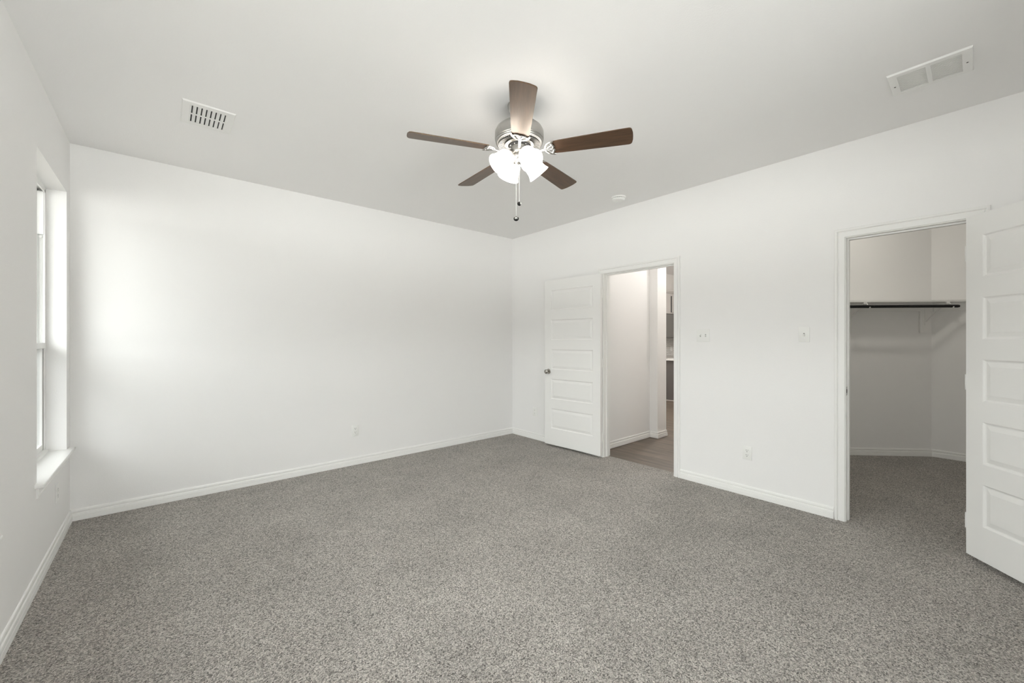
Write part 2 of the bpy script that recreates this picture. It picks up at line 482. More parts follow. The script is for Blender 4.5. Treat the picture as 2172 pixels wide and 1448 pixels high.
# door casings and jambs
CAS = [(0, 0), (0, 0.009), (0.003, 0.0115), (0.030, 0.0125), (0.034, 0.0125), (0.0365, 0.0065), (0.0405, 0.0065), (0.0435, 0.0150), (0.047, 0.0170), (0.054, 0.0175), (0.0575, 0.0165), (0.0600, 0.013), (0.0600, 0)]


def casing(bm, y0, y1, z1, x, sgn, rev=0.005):
    """casing around an opening in a wall x = const; sgn is the side it stands out to"""
    rings = []
    for (sy, top) in ((-1, 0), (-1, 1), (1, 1), (1, 0)):
        r_ = []
        for (u, v) in CAS:
            y = (y0 - rev - u) if sy < 0 else (y1 + rev + u)
            r_.append(bm.verts.new(Vector((x + sgn * v, y, (z1 + rev + u) if top else 0))))
        rings.append(r_)
    for a, b_ in zip(rings[:-1], rings[1:]):
        for k in range(len(CAS) - 1): bm.faces.new([a[k], b_[k], b_[k + 1], a[k + 1]])
    bm.faces.new(rings[0]); bm.faces.new(rings[-1][::-1])


def door_frame(name, d, label, stop_x):
    y0, y1, z1 = d
    root = empty(name, (0, 0, 0)); tag(root, label, 'door frame', kind='structure')
    bm = bmesh.new(); casing(bm, y0, y1, z1, XR, -1)
    finish('casing', bm, 'trim', root, smooth=True, angle=25)
    bm = bmesh.new()
    t_ = 0.012
    box(bm, XR - 0.001, XH + 0.001, y0 - t_, y0, 0, z1 + t_); box(bm, XR - 0.001, XH + 0.001, y1, y1 + t_, 0, z1 + t_); box(bm, XR - 0.001, XH + 0.001, y0, y1, z1, z1 + t_)
    finish('jamb', bm, 'trim', root)
    bm = bmesh.new()
    s0, s1 = stop_x
    rbox(bm, s0, s1, y0 - 0.001, y0 + 0.010, 0, z1, 0.0015); rbox(bm, s0, s1, y1 - 0.010, y1 + 0.001, 0, z1, 0.0015); rbox(bm, s0, s1, y0 + 0.010, y1 - 0.010, z1 - 0.010, z1 + 0.001, 0.0015)
    finish('door_stop', bm, 'trim', root)
    return root


fr1 = door_frame('trim_1', D1, 'white moulded casing and jamb around the hall doorway', (XR + 0.042, XR + 0.075))
fr2 = door_frame('trim_2', D2, 'white moulded casing and jamb around the closet doorway', (XR + 0.042, XR + 0.075))
bm = bmesh.new()
zc = 0.945
rbox(bm, XR + 0.001, XR + 0.036, D2[1] - 0.0016, D2[1] + 0.001, zc - 0.031, zc + 0.031, 0.0006, mi=0)
box(bm, XR + 0.010, XR + 0.024, D2[1] - 0.0024, D2[1] - 0.0012, zc - 0.013, zc + 0.013, mi=1)
tube(bm, [(XR - 0.004, D2[1] - 0.0012, zc), (XR + 0.002, D2[1] - 0.0012, zc)], 0.001, 6)
finish('strike_plate', bm, ['knob', 'slot'], fr2)['label'] = 'small nickel strike plate on the jamb'


# ------------------------------------------------------------------ doors
def door_leaf(name, w, h, panels, loc, rotz, label, knob_x, z0=0.025, pin=-0.007):
    """leaf along +x from the hinge, thickness along +y, five moulded panels on both faces"""
    root = empty(name, loc, rotz); tag(root, label, 'door', kind='structure')
    t = 0.035; st = 0.098
    bm = bmesh.new()
    edges = [0.0]
    for a, b_ in panels: edges += [a, b_]
    edges.append(h)
    for (xa, xb) in ((0, st), (w - st, w)): box(bm, xa, xb, 0, t, z0, z0 + h)
    for k in range(0, len(edges) - 1, 2): box(bm, st, w - st, 0, t, z0 + edges[k], z0 + edges[k + 1])
    finish('stile_and_rail', bm, 'door', root)
    rings_p = [(0.0, 0.0), (0.003, 0.0015), (0.008, 0.0075), (0.013, 0.0090), (0.017, 0.0085), (0.040, 0.0022), (0.042, 0.0016)]
    for a, b_ in panels:
        bm = bmesh.new()
        for side in (0, 1):
            prev = None
            for (ins, dep) in rings_p:
                y = dep if side == 0 else t - dep
                q = [bm.verts.new(Vector(p)) for p in ((st + ins, y, z0 + a + ins), (w - st - ins, y, z0 + a + ins), (w - st - ins, y, z0 + b_ - ins), (st + ins, y, z0 + b_ - ins))]
                if prev:
                    for k in range(4):
                        f = bm.faces.new([prev[k], prev[(k + 1) % 4], q[(k + 1) % 4], q[k]])
                        if side: f.normal_flip()
                prev = q
            f = bm.faces.new(prev)
            if side: f.normal_flip()
        finish('door_panel', bm, 'door', root, keep=True)
    for zc in (z0 + 0.20, z0 + h / 2 + 0.02, z0 + h - 0.22):
        bm = bmesh.new()
        tube(bm, [(-0.004, pin, zc - 0.048), (-0.004, pin, zc + 0.048)], 0.0068, 12)
        tube(bm, [(-0.004, pin, zc + 0.048), (-0.004, pin, zc + 0.053)], [0.0052, 0.003], 12)
        tube(bm, [(-0.004, pin, zc - 0.053), (-0.004, pin, zc - 0.048)], [0.003, 0.0052], 12)
        box(bm, -0.003, -0.0006, -0.004, 0.028, zc - 0.046, zc + 0.046)
        finish('hinge', bm, 'trim', root, smooth=True)
    if knob_x:
        for side in (0, 1):
            y = 0.0 if side == 0 else t
            mt = Matrix.Translation((knob_x, y, 0.926)) @ Matrix.Rotation(R(90 if side == 0 else -90), 4, 'X')
            bm = bmesh.new()
            lathe(bm, [(0, 0), (0.032, 0.0), (0.0325, 0.003), (0.030, 0.006), (0.022, 0.008), (0.0115, 0.010), (0.0105, 0.026), (0.013, 0.031), (0.022, 0.036), (0.0265, 0.043), (0.0275, 0.050), (0.0255, 0.057), (0.019, 0.062), (0.009, 0.0635), (0.007, 0.0625), (0, 0.0625)], 28, mt)
            finish('door_knob', bm, 'knob', root, smooth=True)['label'] = 'round satin nickel knob'
        bm = bmesh.new(); box(bm, w - 0.0006, w + 0.0012, 0.006, 0.029, 0.926 - 0.028, 0.926 + 0.028)
        finish('latch_plate', bm, 'knob', root)
    return root


PAN = []
zb = 0.200
for k in range(5):
    PAN.append((zb, zb + 0.248)); zb += 0.248 + 0.1165
# bedroom door: its far end stands a few centimetres off the wall
p1, p2 = Vector((3.713, 2.751)), Vector((3.662, 3.570))
a1 = math.atan2(p2.y - p1.y, p2.x - p1.x)
# thickness runs to the left of the leaf's direction, towards the room
door_leaf('door_1', 0.813, 2.030, PAN, (p1.x, p1.y, 0), a1, 'white five-panel door with nickel knob folded back beside the hall doorway', 0.752)
# closet door: swung well past square into the bedroom
aa = R(221.1)
hp = Vector((3.684, 0.047))
# its visible face is the one thickness does not reach: shift so that the face runs through hp
nrm = Vector((-math.sin(aa), math.cos(aa)))
o2 = hp + nrm * 0.0
door2 = door_leaf('door_2', 0.606, 2.032, PAN, (o2.x, o2.y, 0), aa, 'white five-panel closet door swung open into the bedroom beside the closet doorway', 0.545, pin=0.042)

# ------------------------------------------------------------------ window in the left wall
FX1 = -0.608                                                    # room face of the window frame
FX0 = -0.690


def window(name, y0, y1, z0, z1, parent_fix, label):
    """single hung vinyl window built around the origin of the window wall; parent_fix = (location, rotz)"""
    root = empty(name, parent_fix[0], parent_fix[1]); tag(root, label, 'window', kind='structure')
    fw = 0.014
    bm = bmesh.new()
    # frame: front lip, back lip and the channel between them on all four sides
    for (ya, yb, sg) in ((y0, y0 + fw, 1), (y1 - fw, y1, -1)):
        box(bm, FX0, FX1, ya, yb, z0, z1)
    box(bm, FX0, FX1, y0 + fw, y1 - fw, z1 - fw, z1)
    box(bm, FX0, FX1 + 0.012, y0 + fw, y1 - fw, z0, z0 + 0.022)
    for (xa, xb) in ((FX1 - 0.007, FX1), (FX1 - 0.0395, FX1 - 0.0345), (FX0, FX0 + 0.008)):
        for (ya, yb) in ((y0 + fw, y0 + fw + 0.020), (y1 - fw - 0.020, y1 - fw)):
            box(bm, xa, xb, ya, yb, z0 + 0.022, z1 - fw)
        box(bm, xa, xb, y0 + fw, y1 - fw, z1 - fw - 0.020, z1 - fw)
    finish('window_frame', bm, 'vinyl', root)
    zm = z0 + (1.275 - 0.548)
    # lower sash, room side
    for (nm, xa, xb, za, zb_) in (('lower_sash', FX1 - 0.034, FX1 - 0.009, z0 + 0.022, zm + 0.020), ('upper_sash', FX1 - 0.070, FX1 - 0.045, zm - 0.020, z1 - fw)):
        bm = bmesh.new(); s = 0.036; ya, yb = y0 + fw + 0.006, y1 - fw - 0.006
        rbox(bm, xa, xb, ya, ya + s, za, zb_, 0.002); rbox(bm, xa, xb, yb - s, yb, za, zb_, 0.002)
        rbox(bm, xa, xb, ya + s - 0.002, yb - s + 0.002, za, za + 0.040, 0.002); rbox(bm, xa, xb, ya + s - 0.002, yb - s + 0.002, zb_ - 0.036, zb_, 0.002)
        if nm == 'lower_sash': rbox(bm, xb - 0.004, xb + 0.010, ya, yb, zb_ - 0.038, zb_ + 0.002, 0.004)
        so = finish(nm, bm, 'vinyl', root)
        bm = bmesh.new(); xm = (xa + xb) / 2
        box(bm, xm - 0.002, xm + 0.002, ya + s - 0.004, yb - s + 0.004, za + 0.036, zb_ - 0.032)
        finish('glass_pane', bm, 'glass', so)
    bm = bmesh.new(); box(bm, FX0 + 0.002, FX0 + 0.0026, y0 + fw, y1 - fw, z0 + 0.022, zm)
    finish('insect_screen', bm, 'screen', root)
    # cover strips over the upper balance channels
    for (ya, yb) in ((y0 + fw, y0 + fw + 0.024), (y1 - fw - 0.024, y1 - fw)):
        bm = bmesh.new(); rbox(bm, FX1 - 0.036, FX1 - 0.005, ya, yb, z1 - 0.322, z1 - 0.030, 0.0015)
        finish('channel_cover', bm, 'vinyl', root)
        bm = bmesh.new(); ym = (ya + yb) / 2
        lathe(bm, [(0, -0.006), (0.0075, -0.006), (0.0085, 0), (0.0075, 0.006), (0, 0.006)], 14, Matrix.Translation((FX1 - 0.021, ym, z1 - 0.338)) @ Matrix.Rotation(R(90), 4, 'X'))
        tube(bm, [(FX1 - 0.021, ym, z1 - 0.338), (FX1 - 0.021, ym, zm + 0.02)], 0.0012, 6)
        finish('balance_cord', bm, 'plastic', root, smooth=True)
    bm = bmesh.new()
    # stool: board with horns and a rounded nose
    t0, t1 = z0 - 0.020, z0 + 0.002
    prism(bm, [(FX1 - 0.002, y0 + 0.0005), (XL, y0 + 0.0005), (XL, y0 - 0.050), (XL + 0.036, y0 - 0.050), (XL + 0.036, y1 + 0.070), (XL, y1 + 0.070), (XL, y1 - 0.0005), (FX1 - 0.002, y1 - 0.0005)], t0, t1)
    nose = [e_ for e_ in bm.edges if abs(e_.verts[0].co.z - e_.verts[1].co.z) < 1e-6 and min(v_.co.x for v_ in e_.verts) > XL - 0.001 and (max(v_.co.x for v_ in e_.verts) - XL > 0.03)]
    bmesh.ops.bevel(bm, geom=nose, offset=0.006, segments=3, affect='EDGES', profile=0.5)
    finish('window_sill', bm, 'trim', root, smooth=True)
    bm = bmesh.new()
    prof = [(0.0, 0.0), (0.006, 0.0), (0.009, 0.003), (0.010, 0.012), (0.007, 0.016), (0.007, 0.020), (0.012, 0.026), (0.0125, 0.048), (0.015, 0.052), (0.0155, 0.058), (0, 0.058)]
    a = [bm.verts.new(Vector((XL + u, y0 - 0.020, t0 - 0.058 + v))) for u, v in prof]
    b_ = [bm.verts.new(Vector((XL + u, y1 + 0.030, t0 - 0.058 + v))) for u, v in prof]
    for k in range(len(prof)): bm.faces.new([a[k], a[(k + 1) % len(prof)], b_[(k + 1) % len(prof)], b_[k]])
    bm.faces.new(a[::-1]); bm.faces.new(b_)
    finish('apron', bm, 'trim', root, smooth=True, angle=25)
    return root


window('window_1', *WIN[0], ((0, 0, 0), 0), 'narrow white single hung window with a deep sill')
window('window_2', *WIN[1], ((0, 0, 0), 0), 'unseen white single hung window added for daylight, nearer the viewer')  # out of view, added to let in more daylight
window('window_3', *WIN[2], ((0, 0, 0), 0), 'unseen white single hung window added for daylight, beside the viewer')  # out of view, added to let in more daylight
# daylight windows added behind the camera: the same window turned by a right angle
for k, (x0, x1, z0, z1) in enumerate(REAR):
    window('window_%d' % (4 + k), -x1, -x0, z0, z1, ((0, YF - XL, 0), R(90)), ('white window added for daylight behind the viewer, next to the window wall', 'white window added for daylight behind the viewer, middle of its wall', 'white window added for daylight behind the viewer, next to the closet door')[k])

# ------------------------------------------------------------------ outlets and switches (local: x across, z up, -y towards the room)
def outlet(name, loc, rotz, label, group='white duplex outlets low on the walls'):
    root = empty(name, loc, rotz); tag(root, label, 'outlet', group)
    bm = bmesh.new()
    rbox(bm, -0.036, 0.036, -0.0060, 0.0, -0.058, 0.058, 0.0022)
    lathe(bm, [(0, 0.0012), (0.0022, 0.001), (0.003, 0)], 10, Matrix.Translation((0, -0.006, 0)) @ Matrix.Rotation(R(90), 4, 'X'))
    finish('cover_plate', bm, 'plastic', root, smooth=True)
    for zc in (-0.0195, 0.0195):
        bm = bmesh.new()
        poly = []
        for k in range(28):
            an = 2 * math.pi * k / 28
            poly.append((0.0172 * math.cos(an), max(-0.0135, min(0.0135, 0.0172 * math.sin(an)))))
        prism(bm, poly, 0, 0.0022, Matrix.Translation((0, -0.0058, zc)) @ Matrix.Rotation(R(90), 4, 'X'))
        box(bm, -0.0078, -0.0054, -0.0083, -0.0076, zc + 0.0005, zc + 0.0092, mi=1)
        box(bm, 0.0054, 0.0078, -0.0083, -0.0076, zc + 0.0015, zc + 0.0088, mi=1)
        lathe(bm, [(0, 0.0006), (0.0030, 0.0006), (0.0030, 0)], 12, Matrix.Translation((0, -0.0078, zc - 0.0068)) @ Matrix.Rotation(R(90), 4, 'X'), 1)
        finish('receptacle', bm, ['plastic', 'socket_slot'], root)
    return root


LOOK_X = R(-90)                                                  # for the wall x = const facing -x
outlet('electrical_outlet', (1.534, YB, 0.360), 0, 'white outlet on the wide blank back wall')
o_ = outlet('electrical_outlet', (XR, 1.278, 0.360), LOOK_X, 'white outlet between the hall doorway and the closet, above the baseboard')
outlet('electrical_outlet', (XR, 3.857, 0.364), LOOK_X, 'white outlet low on the wall between the room corner and the open hall door')
outlet('electrical_outlet', (XL, 3.820, 0.346), R(90), 'white outlet under the window sill')


def switch(name, loc, rotz, ups, label):
    root = empty(name, loc, rotz); tag(root, label, 'light switch')
    hw = 0.036 if len(ups) == 1 else 0.0585
    bm = bmesh.new(); rbox(bm, -hw, hw, -0.0060, 0, -0.058, 0.058, 0.0022)
    for k, u in enumerate(ups):
        xc = (k - (len(ups) - 1) / 2) * 0.046
        for zc in (-0.030, 0.030):
            lathe(bm, [(0, 0.0012), (0.0022, 0.001), (0.003, 0)], 10, Matrix.Translation((xc, -0.006, zc)) @ Matrix.Rotation(R(90), 4, 'X'))
    finish('cover_plate', bm, 'plastic', root, smooth=True)
    for k, u in enumerate(ups):
        xc = (k - (len(ups) - 1) / 2) * 0.046
        bm = bmesh.new()
        box(bm, xc - 0.0052, xc + 0.0052, -0.0064, -0.0058, -0.012, 0.012, mi=1)
        mt = Matrix.Translation((xc, -0.006, 0)) @ Matrix.Rotation(R(28 if u else -28), 4, 'X')
        v = box(bm, -0.0046, 0.0046, -0.0150, 0, -0.0052, 0.0052, mt)
        finish('toggle', bm, ['plastic', 'shade_grey'], root)
    return root


switch('light_switch', (XR, 1.6465, 1.357), LOOK_X, (False, True), 'white double toggle switch plate beside the hall doorway')
switch('light_switch', (XR, 0.877, 1.357), LOOK_X, (True,), 'white single toggle switch plate beside the closet doorway')

# ------------------------------------------------------------------ ceiling pieces
# supply register: sheet face with two rows of eight tilted slots
rx, ry = 0.2165, 3.234
reg = empty('ceiling_vent', (rx, ry, H)); tag(reg, 'small white ceiling register with dark slots near the window', 'air vent')
bm = bmesh.new()
W2_, L2_ = 0.128, 0.158
box(bm, -W2_, -0.094, -L2_, L2_, -0.007, -0.003); box(bm, 0.094, W2_, -L2_, L2_, -0.007, -0.003)
box(bm, -0.094, 0.094, -L2_, -0.118, -0.007, -0.003); box(bm, -0.094, 0.094, 0.118, L2_, -0.007, -0.003)
for s in (-1, 1):
    v = [(s * W2_, -L2_, -0.007), (s * W2_, L2_, -0.007), (s * (W2_ + 0.006), L2_ + 0.006, 0), (s * (W2_ + 0.006), -L2_ - 0.006, 0)]
    bm.faces.new([bm.verts.new(Vector(p)) for p in v])
    v = [(-W2_, s * L2_, -0.007), (W2_, s * L2_, -0.007), (W2_ + 0.006, s * (L2_ + 0.006), 0), (-W2_ - 0.006, s * (L2_ + 0.006), 0)]
    bm.faces.new([bm.verts.new(Vector(p)) for p in v])
for s in (-1, 1):
    lathe(bm, [(0, -0.0016), (0.003, -0.0014), (0.004, 0)], 10, Matrix.Translation((0.0, s * 0.138, -0.007)))
finish('vent_frame', bm, 'grille', reg)
for k in range(9):
    xc = -0.094 + 0.188 * k / 8
    bm = bmesh.new()
    mt = Matrix.Translation((xc, 0, -0.0045)) @ Matrix.Rotation(R(24), 4, 'Y')
    box(bm, -0.0085, 0.0085, -0.119, 0.119, -0.0008, 0.0008, mt)
    finish('louver', bm, 'grille', reg)
bm = bmesh.new(); box(bm, -0.094, 0.094, -0.006, 0.006, -0.0068, -0.0025)
finish('divider_bar', bm, 'grille', reg)
bm = bmesh.new(); box(bm, -0.110, 0.110, -0.130, 0.130, -0.0015, -0.0005)  # thin black sheet painted as the shade inside the duct
finish('duct_shade', bm, 'void', reg)['label'] = 'black sheet standing for the shade behind the slots'

# return grille: two banks of fine slats
gx, gy = 3.098, 0.170
gr = empty('return_grille', (gx, gy, H)); tag(gr, 'white ceiling return grille with two banks of fine slats by the closet', 'air vent')
bm = bmesh.new()
GW, GL = 0.130, 0.152
box(bm, -GW, -0.098, -GL, GL, -0.009, -0.003); box(bm, 0.098, GW, -GL, GL, -0.009, -0.003)
box(bm, -0.098, 0.098, -GL, -0.118, -0.009, -0.003); box(bm, -0.098, 0.098, 0.118, GL, -0.009, -0.003)
box(bm, -0.098, 0.098, -0.009, 0.009, -0.009, -0.003)
for s in (-1, 1):
    bm.faces.new([bm.verts.new(Vector(p)) for p in [(s * GW, -GL, -0.009), (s * GW, GL, -0.009), (s * (GW + 0.004), GL + 0.004, 0), (s * (GW + 0.004), -GL - 0.004, 0)]])
    bm.faces.new([bm.verts.new(Vector(p)) for p in [(-GW, s * GL, -0.009), (GW, s * GL, -0.009), (GW + 0.004, s * (GL + 0.004), 0), (-GW - 0.004, s * (GL + 0.004), 0)]])
    lathe(bm, [(0, -0.0018), (0.0035, -0.0015), (0.0045, 0)], 10, Matrix.Translation((0.012, s * 0.135, -0.009)), 1)
finish('grille_frame', bm, ['grille', 'socket_slot'], gr)
for s in (-1, 1):
    for k in range(17):
        xc = -0.092 + 0.184 * k / 16
        bm = bmesh.new()
        mt = Matrix.Translation((xc, s * 0.0635, -0.0072)) @ Matrix.Rotation(R(-14), 4, 'Y')
        box(bm, -0.0034, 0.0034, -0.0552, 0.0552, -0.0007, 0.0007, mt)
        finish('slat', bm, 'grille', gr)
bm = bmesh.new(); box(bm, -0.110, 0.110, -0.130, 0.130, -0.0012, -0.0004)
finish('grille_backing', bm, 'grille', gr)

# smoke detector
sd = empty('smoke_detector', (3.440, 2.350, H)); tag(sd, 'round white smoke detector on the ceiling', 'smoke detector')
bm = bmesh.new(); lathe(bm, [(0.0, 0), (0.070, 0), (0.071, -0.004), (0.069, -0.012), (0.064, -0.014), (0, -0.014)], 40)
finish('mounting_base', bm, 'plastic', sd, smooth=True)
bm = bmesh.new(); lathe(bm, [(0.056, -0.013), (0.056, -0.019), (0, -0.019)], 40)
for k in range(20):
    mt = Matrix.Rotation(2 * math.pi * k / 20, 4, 'Z')
    box(bm, 0.055, 0.0605, -0.003, 0.003, -0.019, -0.013, mt, mi=1)
finish('vent_gap', bm, ['socket_slot', 'plastic'], sd)
bm = bmesh.new(); lathe(bm, [(0.058, -0.018), (0.062, -0.019), (0.061, -0.028), (0.054, -0.036), (0.044, -0.0385), (0.040, -0.0375), (0.026, -0.0375), (0.024, -0.0395), (0, -0.0395)], 40)
finish('detector_cover', bm, 'plastic', sd, smooth=True)
bm = bmesh.new(); lathe(bm, [(0.0, -0.0415), (0.009, -0.0412), (0.010, -0.0390), (0.010, -0.037)], 20, Matrix.Translation((-0.018, -0.022, 0)))
finish('test_button', bm, 'grille', sd, smooth=True)

# ------------------------------------------------------------------ ceiling fan (local z = 0 at the ceiling)
fan = empty('ceiling_fan', (FAN[0], FAN[1], H))
tag(fan, 'brushed nickel five-blade ceiling fan with walnut blades and lit glass shades', 'ceiling fan')
A0 = 228.1                                                      # direction from the fan to the viewer
bm = bmesh.new(); lathe(bm, [(0, 0), (0.068, 0), (0.0695, -0.004), (0.069, -0.016), (0.063, -0.034), (0.050, -0.050), (0.034, -0.060), (0.020, -0.064), (0.016, -0.070), (0, -0.070)], 40)
finish('canopy', bm, 'nickel', fan, smooth=True)
bm = bmesh.new(); lathe(bm, [(0, -0.06), (0.013, -0.06), (0.013, -0.125), (0, -0.125)], 20)
finish('downrod', bm, 'nickel', fan, smooth=True)
bm = bmesh.new()
lathe(bm, [(0, -0.106), (0.020, -0.106), (0.030, -0.110), (0.045, -0.122), (0.095, -0.128), (0.122, -0.136), (0.139, -0.150), (0.1465, -0.166), (0.148, -0.170), (0.1485, -0.205), (0.1475, -0.216), (0.1440, -0.2185), (0.1440, -0.2210), (0.1450, -0.2230), (0.1430, -0.231), (0.1375, -0.2360), (0.1340, -0.2365), (0.128, -0.2350), (0.128, -0.220), (0, -0.220)], 56)
finish('motor_housing', bm, 'nickel', fan, smooth=True)
bm = bmesh.new()
lathe(bm, [(0.131, -0.2330), (0.131, -0.2375), (0.126, -0.2385), (0.126, -0.2340)], 56)
lathe(bm, [(0.088, -0.2440), (0.088, -0.2485), (0.072, -0.2510), (0.068, -0.2500), (0.066, -0.2400)], 56)
for k in range(56):
    mt = Matrix.Rotation(2 * math.pi * k / 56, 4, 'Z') @ Matrix.Translation((0.107, 0, -0.2435)) @ Matrix.Rotation(R(-13.5), 4, 'Y').inverted()
    box(bm, -0.022, 0.022, -0.0032, 0.0032, -0.0012, 0.0012, mt)
finish('vent_ring', bm, 'nickel', fan, smooth=True)['label'] = 'slotted nickel ring under the motor'
bm = bmesh.new(); lathe(bm, [(0, -0.2300), (0.126, -0.2300)], 48)  # black disc painted as the shade inside the motor
finish('motor_shadow_plate', bm, 'slot', fan)['label'] = 'dark plate standing for the shade behind the slots'
bm = bmesh.new(); lathe(bm, [(0.064, -0.231), (0.064, -0.252), (0.058, -0.256), (0.046, -0.256), (0.046, -0.231)], 40)
for k in range(10):
    an = 2 * math.pi * (k + 0.5) / 10
    lathe(bm, [(0, -0.0035), (0.004, -0.003), (0.0048, 0)], 10, Matrix.Translation((0.057 * math.cos(an), 0.057 * math.sin(an), -0.2555)), 1)
finish('flywheel', bm, ['slot', 'chrome'], fan, smooth=True)['label'] = 'dark flywheel with bright screws'
bm = bmesh.new(); lathe(bm, [(0, -0.250), (0.047, -0.250), (0.0495, -0.253), (0.0495, -0.292), (0.047, -0.297), (0.038, -0.300), (0.034, -0.302), (0, -0.302)], 40)
finish('switch_housing', bm, 'nickel', fan, smooth=True)
bm = bmesh.new(); lathe(bm, [(0, -0.300), (0.030, -0.300), (0.036, -0.306), (0.037, -0.318), (0.030, -0.326), (0.022, -0.332), (0.019, -0.346), (0.022, -0.350), (0.022, -0.356), (0.014, -0.362), (0.008, -0.366), (0.009, -0.371), (0.006, -0.377), (0, -0.379)], 32)
finish('light_fitter', bm, 'chrome', fan, smooth=True)


def blade_outline():
    pts = []
    r0, r1 = 0.196, 0.660
    w0, w1 = 0.050, 0.066
    # root end: shallow scallops
    root_ = [(r0 + 0.006, -w0), (r0 + 0.000, -w0 * 0.55), (r0 + 0.010, -w0 * 0.12), (r0 + 0.012, 0.0), (r0 + 0.010, w0 * 0.12), (r0 + 0.000, w0 * 0.55), (r0 + 0.006, w0)]
    side_ = [(r0 + (r1 - r0) * t, w0 + (w1 - w0) * (t ** 0.8)) for t in (0.12, 0.3, 0.5, 0.7, 0.86)]
    tip = [(r1 - 0.020, w1), (r1 - 0.012, w1 * 0.975), (r1 - 0.006, w1 * 0.90), (r1 - 0.002, w1 * 0.74), (r1 + 0.002, w1 * 0.40), (r1 + 0.003, 0)]
    up = side_ + tip
    dn = [(x, -y) for x, y in up[:-1]][::-1]
    return root_ + up + dn


def iron_mesh():
    bm = bmesh.new()
    z = -0.007
    # arm from the flywheel to the plate
    tube(bm, [(0.048, 0, -0.002), (0.066, 0, -0.006), (0.080, 0, -0.013), (0.100, 0, -0.0155), (0.125, 0, -0.0125), (0.150, 0, z - 0.002), (0.172, 0, z)], [0.010, 0.0105, 0.0095, 0.0085, 0.0080, 0.0085, 0.0095], 12, 0.55)
    for s in (-1, 1):
        tube(bm, [(0.160, 0, z), (0.166, s * 0.018, z), (0.178, s * 0.036, z), (0.194, s * 0.047, z), (0.210, s * 0.053, z), (0.219, s * 0.056, z)], [0.008, 0.0080, 0.0078, 0.0072, 0.0062, 0.0035], 10, 0.5)
        tube(bm, [(0.168, 0, z), (0.184, s * 0.010, z), (0.196, s * 0.017, z), (0.209, s * 0.024, z)], [0.0065, 0.0055, 0.0055, 0.0050], 10, 0.5)
        tube(bm, [(0.209, s * 0.053, z), (0.202, s * 0.044, z), (0.203, s * 0.034, z), (0.210, s * 0.023, z), (0.213, s * 0.012, z), (0.207, 0, z)], [0.0045, 0.0058, 0.0060, 0.0062, 0.0058, 0.0062], 10, 0.5)
        lathe(bm, [(0, -0.0045), (0.004, -0.004), (0.0055, -0.001), (0.0055, 0.004)], 12, Matrix.Translation((0.206, s * 0.030, z)))
    lathe(bm, [(0, -0.0045), (0.004, -0.004), (0.0055, -0.001), (0.0055, 0.004)], 12, Matrix.Translation((0.200, 0, z)))
    return bm


PITCH = -12.6
Z_BLADE = 2.457 - H
first = None
for k in range(5):
    az = R(A0 + 1.6 + 72 * k)
    if first is None:
        bm = bmesh.new(); prism(bm, blade_outline(), -0.003, 0.003)
        bmesh.ops.bevel(bm, geom=[e_ for e_ in bm.edges if abs(e_.verts[0].co.z - e_.verts[1].co.z) < 1e-6], offset=0.0012, segments=1, affect='EDGES')
        blade = finish('blade', bm, 'blade', fan)
        iron = finish('blade_iron', iron_mesh(), 'chrome', blade, smooth=True, angle=60)
        iron['label'] = 'polished openwork nickel bracket'
        first = blade
    else:
        blade = first.copy(); C.objects.link(blade); blade.parent = fan
        iron = first.children[0].copy(); C.objects.link(iron); iron.parent = blade
    blade.rotation_mode = 'QUATERNION'
    q = Matrix.Rotation(az, 4, 'Z') @ Matrix.Rotation(R(PITCH), 4, 'X')
    blade.matrix_local = Matrix.Translation((0, 0, Z_BLADE)) @ q

# four shades leaning outwards
SH = [(0, -0.002), (0.026, -0.002), (0.030, 0.004), (0.044, 0.012), (0.0535, 0.026), (0.0575, 0.045), (0.0580, 0.062), (0.0590, 0.078), (0.0630, 0.094), (0.0690, 0.108), (0.0725, 0.116)]
SH = [(r_ * 0.95, z_ * 0.92) for r_, z_ in SH]
first = None
for k in range(4):
    az = R(A0 + 30 + 90 * k)
    if first is None:
        bm = bmesh.new()
        lathe(bm, SH[1:], 40); inner = [(r_ - 0.003, z_) for r_, z_ in SH[1:]]
        lathe(bm, inner[::-1], 40)
        a = [(SH[-1][0], SH[-1][1]), (SH[-1][0] - 0.003, SH[-1][1])]
        lathe(bm, a, 40)
        bmesh.ops.remove_doubles(bm, verts=bm.verts[:], dist=1e-5)
        shade = finish('glass_shade', bm, 'shade', fan, smooth=True, angle=60); shade['label'] = 'bell-shaped frosted glass shade, lit'
        bm = bmesh.new(); lathe(bm, [(0, -0.050), (0.012, -0.050), (0.016, -0.040), (0.027, -0.012), (0.029, -0.002), (0.029, 0.006), (0.024, 0.008), (0.018, 0.012), (0, 0.012)], 28)
        cup = finish('shade_holder', bm, 'chrome', shade, smooth=True)
        bm = bmesh.new(); lathe(bm, [(0, 0.010), (0.012, 0.012), (0.014, 0.026), (0.024, 0.046), (0.029, 0.062), (0.027, 0.078), (0.016, 0.090), (0, 0.094)], 24)
        bulb = finish('light_bulb', bm, 'bulb', shade, smooth=True)
        first = shade
    else:
        shade = first.copy(); C.objects.link(shade); shade.parent = fan
        for ch in list(first.children):
            d_ = ch.copy(); C.objects.link(d_); d_.parent = shade
    mt = Matrix.Rotation(az, 4, 'Z') @ Matrix.Translation((0.068, 0, 2.425 - H)) @ Matrix.Rotation(R(180 - 45), 4, 'Y')
    shade.rotation_mode = 'QUATERNION'
    shade.matrix_local = mt

